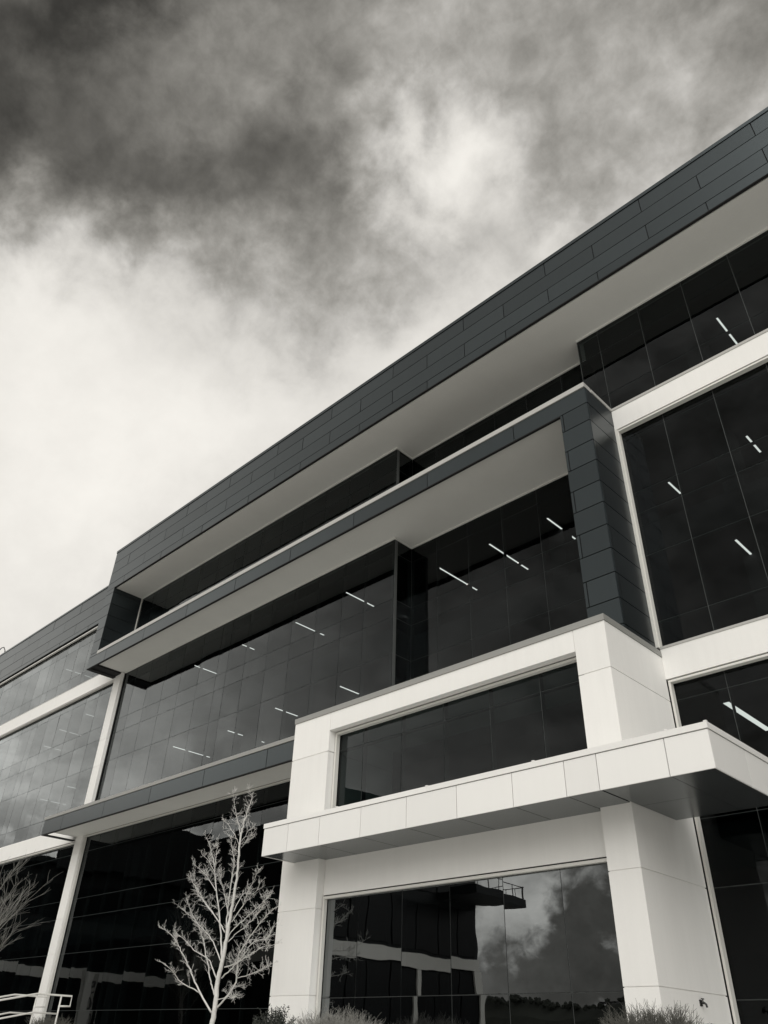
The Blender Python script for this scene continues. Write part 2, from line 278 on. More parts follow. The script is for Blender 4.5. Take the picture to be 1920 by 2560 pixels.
# ------------------------------------------------------------------ ground
gv, gf = [], []
prof = [(-900, -1.6), (6.0, -1.6), (7.6, -1.55), (9.6, -0.45), (11.2, -0.02), (40, -0.02), (900, -0.02)]
for (y, z) in prof: gv += [(-900, y, z), (900, y, z)]
for i in range(len(prof)-1): gf.append((2*i, 2*i+1, 2*i+3, 2*i+2))
gm = bpy.data.meshes.new('ground'); gm.from_pydata(gv, [], gf)
tag(link('ground', gm, GROUND), kind='structure')
st = boxes('entrance_steps', [(-23.4, -21.3, 7.6 + 0.32*i, 10.3, -1.6, -1.45 + 0.16*i + 0.003) for i in range(9)], CONC); tag(st, kind='structure')

# ------------------------------------------------------------------ the office building
B = empty('office_building', 'slate grey office block with dark glass, deep balcony slabs and white entrance portal', 'building', None, (0, 0, 0))
G = 0.027           # joint width between panels
YW = 17.42          # white wall plane
YG = 17.63          # curtain wall glass plane
Y2 = 18.58          # recessed glass plane
YF = 15.88          # dark fascia plane
ZC = 20.41          # cornice soffit
ZS = 15.97          # balcony soffit
X_END = 7.0         # building carries on to the right, out of view

def curtain(name, y, xs, zs, glass=None, depth=0.14):
    cw = []
    for x in xs: cw.append((x-0.012, x+0.012, y+0.016, y+0.016+depth, zs[0], zs[-1]))
    for z in zs: cw.append((xs[0]+0.018, xs[-1]-0.018, y+0.019, y+0.012+depth, z-0.012, z+0.012))
    o = boxes(name, cw, MULL, B)
    for i in range(len(xs)-1):
        for k in range(len(zs)-1):
            h = zs[k+1]-zs[k]
            piece('pane' if h > 1.0 else 'transom_pane', xs[i]+0.008, xs[i+1]-0.008, y, y+0.012, zs[k]+0.008, zs[k+1]-0.008, glass or GLASS, o, 0.0022)
    return o
def curtain_side(name, x, y0, y1, zs):
    cw = [(x-0.15, x-0.016, y0+0.03, y0+0.06, zs[0], zs[-1]), (x-0.15, x-0.016, y1-0.06, y1-0.03, zs[0], zs[-1])]
    for z in zs: cw.append((x-0.148, x-0.018, y0+0.062, y1-0.062, z-0.016, z+0.016))
    o = boxes(name, cw, MULL, B)
    for k in range(len(zs)-1):
        h = zs[k+1]-zs[k]
        piece('pane' if h > 1.0 else 'transom_pane', x-0.012, x, y0+0.012, y1-0.012, zs[k]+0.011, zs[k+1]-0.011, GLASS, o)
    return o
XB = [-36.74, -35.53, -34.05, -32.53, -31.03, -29.47, -28.0, -27.25, -25.95, -24.42, -22.93, -21.42, -19.92, -18.68, -17.14]
XR = [-17.14, -15.88, -14.41, -12.88, -11.38, -9.85, -8.53]
ZM = [8.47, 11.26, 12.66, 13.38, 15.34, ZS]
ZT = [16.5, 19.36, ZC]
curtain('curtain_wall', YG, XB, ZM); curtain('curtain_wall', YG, XB, ZT)
curtain_side('curtain_wall', -17.14, YG, Y2, ZM); curtain_side('curtain_wall', -17.14, YG, Y2, ZT)
curtain('curtain_wall', Y2, XR, [8.36] + ZM[1:]); curtain('curtain_wall', Y2, XR, ZT)
XQ = [-6.24, -4.72, -3.2, -1.68, -0.16]
curtain('curtain_wall', YG, [-8.53, -7.75] + XQ, [16.56, 17.43, 19.37, ZC])
curtain('curtain_wall', YG, [-7.62] + XQ, [8.47, 9.27, 11.26, 12.66, 13.38, 15.35, 15.66])
curtain('curtain_wall', YG, [-7.58] + XQ, [0.0, 1.0, 3.0, 4.39, 5.14, 7.13, 7.58])
curtain('curtain_wall', 15.08, [-16.79, -15.72, -14.22, -12.71, -11.21, -9.69, -8.40], [4.9, 7.13, 7.66])
curtain('curtain_wall', 15.05, [-16.80, -15.6, -14.1, -12.6, -11.08, -9.59, -8.30], [0.0, 1.01, 3.22], MIRROR)
curtain('curtain_wall', YG, [-36.72, -35.45, -34.05, -32.62, -31.1, -29.5, -28.07, -26.5, -25.0, -23.5, -22.0, -20.5, -19.0, -18.2], [0.0, 0.95, 3.0, 4.39, 5.14, 7.13, 7.80])
XL = [-37.49, -39.25, -40.7, -42.2, -43.7, -45.2, -46.6, -47.35, -48.75, -50.15, -51.6, -53.05, -54.5, -56.0, -57.5][::-1]
curtain('curtain_wall', YG, XL, [16.56, 17.47, 19.45, 20.06])
curtain('curtain_wall', YG, XL[2:], [8.42, 9.24, 11.24, 12.65, 13.37, 15.28, 15.70])
curtain('curtain_wall', YG, XL[5:], [0.0, 0.95, 3.0, 4.39, 5.14, 7.13, 7.60])

# white frames round the glass, each with a dark gap to the wall
def frame(x0, x1, z0, z1, y0, y1, w=0.055, left=True, rightside=True, top=True, bottom=False):
    b, g = [], []
    if top: b.append((x0+0.03, x1-0.03, y0, y1, z1-0.03-w, z1-0.03)); g.append((x0, x1, y0+0.05, y1+0.02, z1-0.032, z1+0.001))
    if bottom: b.append((x0+0.03, x1-0.03, y0, y1, z0+0.02, z0+0.02+w))
    zt = z1-0.03-w-0.002 if top else z1
    if left: b.append((x0+0.03, x0+0.03+w, y0, y1, z0, zt)); g.append((x0, x0+0.032, y0+0.05, y1+0.02, z0, z1-0.034))
    if rightside: b.append((x1-0.03-w, x1-0.03, y0, y1, z0, zt)); g.append((x1-0.032, x1, y0+0.05, y1+0.02, z0, z1-0.034))
    f = boxes('window_frame', b, FRAMEW, B); boxes('gap', g, GAP, f)
frame(-7.66, X_END, 8.47, 15.71, 17.44, 17.60)
frame(-7.575, X_END, 0.0, 7.62, 17.44, 17.60)
frame(-16.79, -8.40, 4.9, 7.67, 14.93, 15.06, w=0.06, rightside=False)
frame(-16.87, -8.28, 0.0, 3.30, 14.93, 15.03, w=0.06)
frame(-60, -37.47, 16.5, 20.2, 17.46, 17.58, w=0.06, left=False)
frame(-60, -37.47, 8.42, 15.76, 17.46, 17.60, w=0.03, left=False, rightside=False)
frame(-60, -37.47, 0.0, 7.66, 17.46, 17.60, w=0.05, left=False, rightside=False)
frame(-36.77, -18.3, 0.0, 7.84, 17.50, 17.60, w=0.05, rightside=False)
boxes('window_frame', [(-36.765, -36.70, 17.585, 17.615, 8.4, ZS)], GAP, B)

# white spandrel bands and pillars (stucco), with joints
def stucco(name, x0, x1, y0, y1, z0, z1, parent=B): return piece(name, x0, x1, y0, y1, z0, z1, STUCCO, parent)
for (x0, x1) in ((-7.68, -1.72), (-1.70, X_END)):
    stucco('spandrel_band', x0, x1, YW, YW+0.2, 15.71, 16.47); piece('coping', x0, x1, YW-0.02, YW+0.22, 16.472, 16.56, COPING, B)
for (x0, x1) in ((-7.577, -1.72), (-1.70, X_END)):
    stucco('spandrel_band', x0, x1, YW, YW+0.2, 7.62, 8.41); piece('coping', x0, x1, YW-0.015, YW+0.22, 8.412, 8.475, COPING, B)
stucco('spandrel_band', -47.4, -37.47, YW, YW+0.2, 15.76, 16.53); stucco('spandrel_band', -60, -47.42, YW, YW+0.2, 15.76, 16.53)
piece('coping', -60, -37.47, YW-0.012, YW+0.21, 16.532, 16.565, COPING, B)
stucco('spandrel_band', -60, -37.47, YW, YW+0.2, 7.66, 8.42)
zj = [-0.1, 2.975, 4.375, 7.045, 11.09, 12.415, 15.10, 15.95]
for a, b_ in zip(zj[:-1], zj[1:]): stucco('pillar_block', -37.455, -36.77, YW, YW+0.19, a+0.011, b_-0.011)
boxes('pillar_core', [(-37.44, -36.785, YW+0.015, YW+0.18, -0.1, 15.9)], STUCCO, B)

# the dark cornice, the fin on the left, the balcony slab, the fin on the right
def row(part, z0, z1, joints, x0, x1, y, m=CLAD, d=0.03, tilt=0.0012):
    xs = [x0] + sorted(j for j in joints if x0+0.05 < j < x1-0.05) + [x1]
    for a, b_ in zip(xs[:-1], xs[1:]):
        piece('cladding_panel', a+(G/2 if a > x0 else 0), b_-(G/2 if b_ < x1 else 0), y, y+d, z0+G/2, z1-G/2, m, part, tilt)
JA = [-1.09-3.668*i for i in range(-2, 11)]; JB = [-2.925-3.668*i for i in range(-2, 11)]
cor = boxes('cornice', [(-37.64, X_END, YF+0.035, 17.8, 20.46, 22.93), (-37.66, X_END, YF+0.004, YF+0.10, 20.42, 20.455)], GAP, B)
row(cor, 22.25, 22.94, JA, -37.66, X_END, YF); row(cor, 21.55, 22.25, JB, -37.66, X_END, YF)
row(cor, 20.86, 21.55, JA, -37.66, X_END, YF); row(cor, 20.43, 20.86, JB, -37.66, X_END, YF)
for a, b_ in zip([-37.68]+sorted(JB)[1:], sorted(JB)[1:]+[X_END]):
    if b_ > a: piece('coping', a+0.004, b_-0.004, YF-0.025, YF+0.4, 22.945, 23.10, CLAD, cor)
boxes('roof', [(-37.6, X_END, YF+0.4, 40, 22.6, 22.9), (-62, -37.6, 17.7, 40, 22.3, 22.6)], ROOF, B)
sf = boxes('soffit', [(-37.36, X_END, YF+0.13, Y2+0.1, ZC+0.008, ZC+0.05)], SOFFIT, B)
boxes('trim', [(-36.83, -17.14, YG-0.06, YG-0.005, ZC-0.045, ZC+0.006), (-17.13, -8.53, Y2-0.06, Y2-0.005, ZC-0.045, ZC+0.006), (-17.135, -17.08, YG-0.06, Y2-0.062, ZC-0.045, ZC+0.006), (-8.53, X_END, YG-0.06, YG-0.005, ZC-0.045, ZC+0.006)], SOFFIT, sf)
# left fin
lf = boxes('side_fin', [(-37.655, -36.865, YF+0.035, YG-0.01, ZS-0.1, 20.44)], GAP, B)
zr = [16.62, 17.34, 18.03, 18.76, 19.46, 20.15, 20.43]
for a, b_ in zip(zr[:-1], zr[1:]):
    row(lf, a, b_, [], -37.66, -36.83, YF)
    piece('cladding_panel', -36.862, -36.832, YF+0.034, YG, a+G/2, b_-G/2, CLAD, lf)
boxes('window_frame', [(-36.83, -36.78, YG-0.05, YG-0.004, 16.6, ZC-0.05)], FRAMEW, B)
# balcony slab
JS = [-10.30-3.648*i for i in range(8)]
sl = boxes('balcony_slab', [(-37.655, -7.70, YF+0.035, Y2+0.02, ZS+0.06, 16.44), (-37.67, -8.60, YF+0.004, YF+0.10, 15.815, 15.845), (-37.67, -37.36, YF+0.104, YG-0.1, 15.815, 15.845)], GAP, B)
row(sl, 15.83, 16.455, JS, -37.67, -7.69, YF)
for a, b_ in zip([-36.83]+sorted(JS)[1:], sorted(JS)[1:]+[-7.67]): piece('coping', a+0.003, b_-0.003, YF-0.03, YF+0.35, 16.46, 16.63, COPING, sl)
row(sl, 16.455, 16.62, [], -37.67, -36.835, YF)
piece('cladding_panel', -7.70, -7.67, YF+0.034, YW+0.1, 15.83+G/2, 16.445, CLAD, sl); piece('coping', -7.9, -7.65, YF+0.36, YG-0.02, 16.46, 16.58, COPING, sl)
sf2 = boxes('soffit', [(-37.34, -8.62, YF+0.13, Y2+0.02, ZS+0.004, ZS+0.05)], SOFFIT, B)
boxes('trim', [(-36.74, -17.14, YG-0.06, YG-0.005, ZS-0.045, ZS+0.002), (-17.13, -8.62, Y2-0.06, Y2-0.005, ZS-0.045, ZS+0.002), (-17.135, -17.08, YG-0.06, Y2-0.062, ZS-0.045, ZS+0.002)], SOFFIT, sf2)
# right fin
rf = boxes('side_fin', [(-8.59, -7.70, YF+0.035, Y2+0.06, 8.3, 15.82)], GAP, B)
zr = [8.36, 8.60, 9.32, 10.05, 10.77, 11.50, 12.23, 12.95, 13.68, 14.41, 15.16, 15.83]
for i, (a, b_) in enumerate(zip(zr[:-1], zr[1:])):
    narrow = (len(zr)-2-i) % 2 == 0
    row(rf, a, b_, [-8.515] if narrow else [], -8.605, -7.69, YF)
    ys = [YF+0.034, YF+0.16, YG-0.02] if narrow else [YF+0.034, YG-0.02]
    for y0, y1 in zip(ys[:-1], ys[1:]): piece('cladding_panel', -7.705, -7.675, y0+0.004, y1-0.004, a+G/2, b_-G/2, CLAD, rf)
boxes('window_frame', [(-7.672, -7.60, 17.40, 17.60, 8.48, 15.70)], FRAMEW, B)
# lower balcony slab on the left
JL = [-35.92, -32.24, -28.60, -24.95, -21.26]
s2 = boxes('balcony_slab', [(-37.77, -18.41, YF+0.035, YG, 7.90, 8.40), (-37.78, -18.41, YF+0.004, YF+0.10, 7.675, 7.705), (-37.78, -37.46, YF+0.104, YG-0.1, 7.675, 7.705)], GAP, B)
row(s2, 7.69, 8.335, JL, -37.79, -18.41, YF)
for a, b_ in zip([-37.81]+sorted(JL)[1:], sorted(JL)[1:]+[-18.41]): piece('coping', a+0.003, b_-0.003, YF-0.03, YF+0.35, 8.34, 8.475, COPING_G, s2)
boxes('slab_top', [(-37.76, -18.41, YF+0.36, YG, 8.402, 8.44)], COPING_G, s2)
sf3 = boxes('soffit', [(-37.46, -18.41, YF+0.13, YG+0.02, 7.842, 7.89)], SOFFIT, B)
boxes('trim', [(-36.74, -18.41, YG-0.07, YG-0.135+0.06, 7.80, 7.84)], SOFFIT, sf3)
# cladding over the left wing
wg = boxes('wing_parapet', [(-62, -37.62, YW+0.035, YW+0.3, 20.3, 22.75)], GAP, B)
row(wg, 22.03, 22.74, [-40.8-3.67*i for i in range(6)], -62, -37.63, YW); row(wg, 21.29, 22.03, [-39.0-3.66*i for i in range(6)], -62, -37.63, YW)
row(wg, 20.58, 21.29, [-40.85-3.67*i for i in range(6)], -62, -37.63, YW); row(wg, 20.31, 20.58, [-39.0-3.66*i for i in range(6)], -62, -37.63, YW)
piece('coping', -62, -37.62, YW-0.03, YW+0.35, 22.745, 22.86, CLAD, wg)

# ------------------------------------------------------------------ the white portal
YP = 14.71
po = boxes('portal', [(-18.385, -16.89, YP+0.015, 17.40, -0.1, 8.18), (-8.265, -7.595, YP+0.015, 17.40, -0.1, 8.18), (-16.88, -8.27, YP+0.015, 17.40, 7.69, 8.18),
                      (-16.88, -8.27, 15.12, 17.40, 3.32, 4.88)], STUCCO, B)
zj = [-0.1, 1.05, 2.985]
for z0, z1 in ((-0.1, 1.04), (1.062, 2.965), (2.987, 5.0)):
    stucco('wall_panel', -18.40, -16.87, YP, 17.41, z0, z1, po); stucco('wall_panel', -8.28, -7.58, YP, YW+0.02, z0, z1, po)
for z0, z1 in ((5.0, 7.052), (7.074, 8.20)):
    stucco('wall_panel', -18.40, -16.79, YP, 17.41, z0, z1, po); stucco('wall_panel', -8.40, -7.58, YP, YW+0.02, z0, z1, po)
stucco('wall_panel', -16.775, -8.415, YP, 14.94, 7.67, 8.20, po)
stucco('wall_panel', -16.865, -8.285, 14.955, 15.115, 3.305, 4.86, po)
piece('coping', -18.42, -13.2, YP-0.025, 17.41, 8.204, 8.36, COPING_G, po); piece('coping', -13.196, -7.56, YP-0.025, YW+0.02, 8.204, 8.36, COPING_G, po)

# ------------------------------------------------------------------ the entrance canopy
YC = 13.57; ZB = 4.165
ca = boxes('canopy', [(-17.88, -5.34, YC+0.03, YP-0.005, ZB+0.05, 4.93), (-7.57, -5.34, YP, 16.56, ZB+0.05, 4.93)], GAP, B)
JC = [-16.87, -15.63, -14.13, -12.62, -11.115, -9.61, -8.33, -7.595, -6.165]
xs = [-17.90] + JC + [-5.32]
for a, b_ in zip(xs[:-1], xs[1:]): piece('fascia_panel', a+(0.008 if a > -17.9 else 0), b_-(0.008 if b_ < -5.4 else 0), YC, YC+0.028, ZB, 4.853, PANELW, ca, 0.0006)
for a, b_ in ((YC+0.03, 15.10), (15.116, 16.59)): piece('fascia_panel', -5.348, -5.32, a, b_, ZB, 4.853, PANELW, ca)
piece('fascia_panel', -17.90, -17.872, YC+0.03, YP-0.004, ZB, 4.853, PANELW, ca)
cx = [-17.92, -12.0, -5.30]
for a, b_ in zip(cx[:-1], cx[1:]): piece('coping', a+0.001, b_-0.001, YC-0.02, YP-0.003, 4.868, 4.985, PANELW, ca)
for a, b_ in ((YP-0.001, 15.108), (15.11, 16.61)): piece('coping', -7.57, -5.30, a, b_, 4.868, 4.985, PANELW, ca)
for x in (-15.0, -11.98, -9.04, -6.08, -5.33): piece('clip', x-0.03, x+0.03, YC-0.024, YC+0.03, 4.986, 5.005, PANELW, ca)
sx = [-17.87] + JC + [-5.35]
for a, b_ in zip(sx[:-1], sx[1:]):
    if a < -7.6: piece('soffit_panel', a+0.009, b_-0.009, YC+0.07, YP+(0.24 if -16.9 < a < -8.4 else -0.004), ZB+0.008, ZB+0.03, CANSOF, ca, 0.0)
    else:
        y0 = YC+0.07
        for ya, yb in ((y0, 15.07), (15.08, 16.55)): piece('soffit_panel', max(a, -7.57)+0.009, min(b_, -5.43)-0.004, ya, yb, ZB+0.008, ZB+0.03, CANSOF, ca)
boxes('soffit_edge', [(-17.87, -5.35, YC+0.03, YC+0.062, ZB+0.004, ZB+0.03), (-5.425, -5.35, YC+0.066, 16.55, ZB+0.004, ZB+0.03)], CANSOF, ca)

# ------------------------------------------------------------------ rooms behind the glass
rm = []
for z0, z1 in ((-0.1, 0.0), (3.35, 4.30), (7.35, 8.30), (11.34, 12.35), (15.42, 16.45), (19.52, 20.40)):
    if z0 > 8: rm.append((-60, -17.3, 17.84, 34, z0, z1)); rm.append((-17.3, -8.4, 18.8, 34, z0+0.001, z1-0.001)); rm.append((-8.4, X_END, 17.84, 34, z0, z1))
    else: rm.append((-60, -18.5, 17.84, 34, z0, z1)); rm.append((-18.5, -7.4, 17.84, 34, z0+0.001, z1-0.001)); rm.append((-7.4, X_END, 17.84, 34, z0, z1))
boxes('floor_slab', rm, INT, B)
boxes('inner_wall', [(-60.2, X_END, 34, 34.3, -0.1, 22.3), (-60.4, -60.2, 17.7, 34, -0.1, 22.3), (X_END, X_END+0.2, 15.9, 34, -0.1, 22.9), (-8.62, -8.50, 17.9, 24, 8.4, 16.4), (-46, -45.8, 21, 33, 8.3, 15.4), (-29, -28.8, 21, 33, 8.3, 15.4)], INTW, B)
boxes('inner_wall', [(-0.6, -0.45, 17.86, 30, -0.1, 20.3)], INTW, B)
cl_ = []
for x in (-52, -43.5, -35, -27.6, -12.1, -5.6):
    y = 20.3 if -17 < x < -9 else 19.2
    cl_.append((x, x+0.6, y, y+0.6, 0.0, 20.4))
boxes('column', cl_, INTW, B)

# ------------------------------------------------------------------ ceiling lights seen through the glass
def strip(x, y0, y1, z, label, w=0.055):
    t = empty('ceiling_light', label, 'ceiling light', 'strip lights behind the glass', (x, (y0+y1)/2, z))
    h = (y1-y0)/2
    boxes('diffuser', [(-w/2, w/2, -h, h, -0.012, 0.0)], LAMPD if x < -40 else LAMP, t); boxes('housing', [(-w/2-0.012, w/2+0.012, -h-0.012, h+0.012, 0.002, 0.07)], DARKM, t)
    boxes('hanger', [(-0.006, 0.006, -h*0.8, -h*0.8+0.012, 0.072, 0.15), (-0.006, 0.006, h*0.8-0.012, h*0.8, 0.072, 0.15)], DARKM, t)
zt, zm, zl = 19.3, 15.25, 11.15
strip(-4.27, 18.79, 20.6, zt, 'lit strip light behind the topmost glass bay above the upper white band')
strip(-4.715, 19.73, 20.73, zm, 'short lit strip light behind the tall right glass bay, uppermost one by the picture edge')
strip(-7.485, 20.28, 21.1, zm, 'short lit strip light behind the tall right glass bay, close to the slate fin')
strip(-5.37, 18.26, 20.4, zl, 'long lit strip light behind the tall right glass bay, lowest of that bay')
strip(-11.535, 19.41, 21.6, zm, 'lit strip light behind the recessed glass, partly hidden by the slate fin')
strip(-14.04, 19.40, 21.80, zm, 'lit strip light behind the recessed glass, broken in three, middle of three')
strip(-16.51, 19.44, 21.78, zm, 'lit strip light behind the recessed glass, nearest the dark glass corner')
strip(-20.62, 18.44, 20.04, zm, 'upper lit strip light behind the big glass wall, first left of the glass corner')
strip(-24.25, 18.84, 20.51, zm, 'upper lit strip light behind the big glass wall, second left of the glass corner')
strip(-27.88, 18.69, 20.04, zm, 'upper lit strip light behind the big glass wall, third left of the glass corner')
strip(-31.61, 18.60, 19.95, zm, 'upper lit strip light behind the big glass wall, farthest from the glass corner')
strip(-20.505, 18.31, 19.31, zl, 'lower lit strip light behind the big glass wall, just above the white portal')
strip(-24.16, 18.19, 19.36, zl, 'lower lit strip light behind the big glass wall, second left of the portal')
strip(-27.87, 18.58, 20.58, zl, 'lower lit strip light behind the big glass wall, third left of the portal')
strip(-31.62, 18.26, 20.29, zl, 'lower lit strip light behind the big glass wall, nearest the white pillar')
strip(-46.85, 18.35, 20.33, zt, 'faint lit strip light behind the top storey glass of the far wing')
strip(-42.2, 18.40, 18.99, zm, 'short faint strip light behind the far wing glass, next to the white pillar')
strip(-45.93, 18.66, 20.64, zm, 'faint strip light broken in three behind the middle of the far wing glass')
strip(-49.70, 19.52, 20.71, zm, 'faint strip light behind the far wing glass, farthest along the upper row')
strip(-41.94, 18.32, 18.83, zl, 'short faint strip light low behind the far wing glass, beside the white pillar')
strip(-45.72, 18.51, 20.50, zl, 'faint strip light low behind the far wing glass, just above the lower slab end')
strip(-6.64, 18.42, 20.92, 7.10, 'wide lit strip light behind the glass just above the canopy corner', w=0.14)
strip(-33.2, 18.3, 19.0, 19.9, 'tiny lit strip light glimpsed above the balcony slab at its far end', w=0.05)

# ------------------------------------------------------------------ small fixed things
t = empty('roof_pipe', 'thin dark bent pipe arching over the far roof edge', 'pipe', None, (-57.6, 17.75, 22.86))
tb = Tubes(); tb.add([(-1.3, 0, -0.3), (-1.3, 0, 0.6), (-1.1, 0, 0.95), (-0.6, 0, 1.1), (-0.1, 0, 1.0), (0.35, 0, 0.62), (0.55, 0, 0.2), (0.6, 0, -0.3)], 0.035, 0.035, 8); tb.build('bent_tube', DARKM, t)
boxes('base_flange', [(-1.42, -1.18, -0.12, 0.12, -0.3, -0.26), (0.48, 0.72, -0.12, 0.12, -0.3, -0.26)], DARKM, t)
t = empty('wall_tap', 'small dark tap on the white portal side above the shrub', 'tap', None, (-7.58, 16.23, 0.88))
tb = Tubes(); tb.add([(0, 0, 0), (0.07, 0, 0), (0.10, 0, -0.02), (0.11, 0, -0.07)], 0.022, 0.018, 8); tb.build('spout', DARKM, t)
tb = Tubes(); tb.add([(0.05, 0, 0.02), (0.05, 0, 0.06)], 0.01, 0.01, 6); tb.add([(0.05, -0.045, 0.065), (0.05, 0.045, 0.065)], 0.012, 0.012, 6); tb.build('handle', DARKM, t)
boxes('wall_plate', [(0.001, 0.012, -0.05, 0.05, -0.05, 0.05)], DARKM, t)

# ------------------------------------------------------------------ stair handrails
def handrail(x, ye, yk, label):
    t = empty('handrail', label, 'handrail', 'white handrails of the entrance steps', (x, yk, 0))
    r = 0.021; zt_, s = 0.9, 0.205
    yb = -3.2
    top = Tubes(); top.add([(0, yb, zt_+s*yb), (0, 0, zt_), (0, ye-yk, zt_-0.003), (0, ye-yk+0.004, 0.68), (0, ye-yk-0.30, 0.67)], r, r, 10); top.build('top_rail', RAIL, t)
    mid = Tubes(); mid.add([(0, yb, 0.515+s*yb), (0, 0, 0.515), (0, ye-yk-0.27, 0.51)], r*0.9, r*0.9, 10); mid.build('middle_rail', RAIL, t)
    p = Tubes(); p.add([(0, ye-yk-0.28, -0.1), (0, ye-yk-0.28, zt_)], r, r, 10); p.build('post', RAIL, t)
    p = Tubes(); p.add([(0, -2.4, -1.0), (0, -2.4, zt_-s*2.4)], r, r, 10); p.build('post', RAIL, t)
handrail(-22.98, 10.95, 10.07, 'white tube handrail of the steps, the one farther left and partly cut off')
handrail(-21.68, 10.98, 10.07, 'white tube handrail of the steps, the nearer one ending in a square loop')

# ------------------------------------------------------------------ plants
def grow(tb, p, d, L, r, depth, rng, kids=3, droop=0.0, n=4, spread=0.7):
    pts = [p]; seg = 3; q = Vector(p); dd = Vector(d)
    for i in range(seg):
        dd = (dd + Vector((rng.gauss(0, .16), rng.gauss(0, .16), rng.gauss(0, .12) + droop))).normalized()
        q = q + dd * (L/seg); pts.append(q.copy())
    tb.add(pts, r, r*0.55, n)
    if depth > 0:
        for i in range(kids):
            t = rng.uniform(0.25, 1.0); k = min(int(t*seg), seg-1); f = t*seg-k
            b = pts[k].lerp(pts[k+1], f) if isinstance(pts[k], Vector) else Vector(pts[k]).lerp(pts[k+1], f)
            nd = (dd + Vector((rng.gauss(0, spread), rng.gauss(0, spread), rng.gauss(0, spread*0.8) + 0.12))).normalized()
            grow(tb, b, nd, L*rng.uniform(0.3, 0.62), r*0.72, depth-1, rng, kids, droop, n, spread)
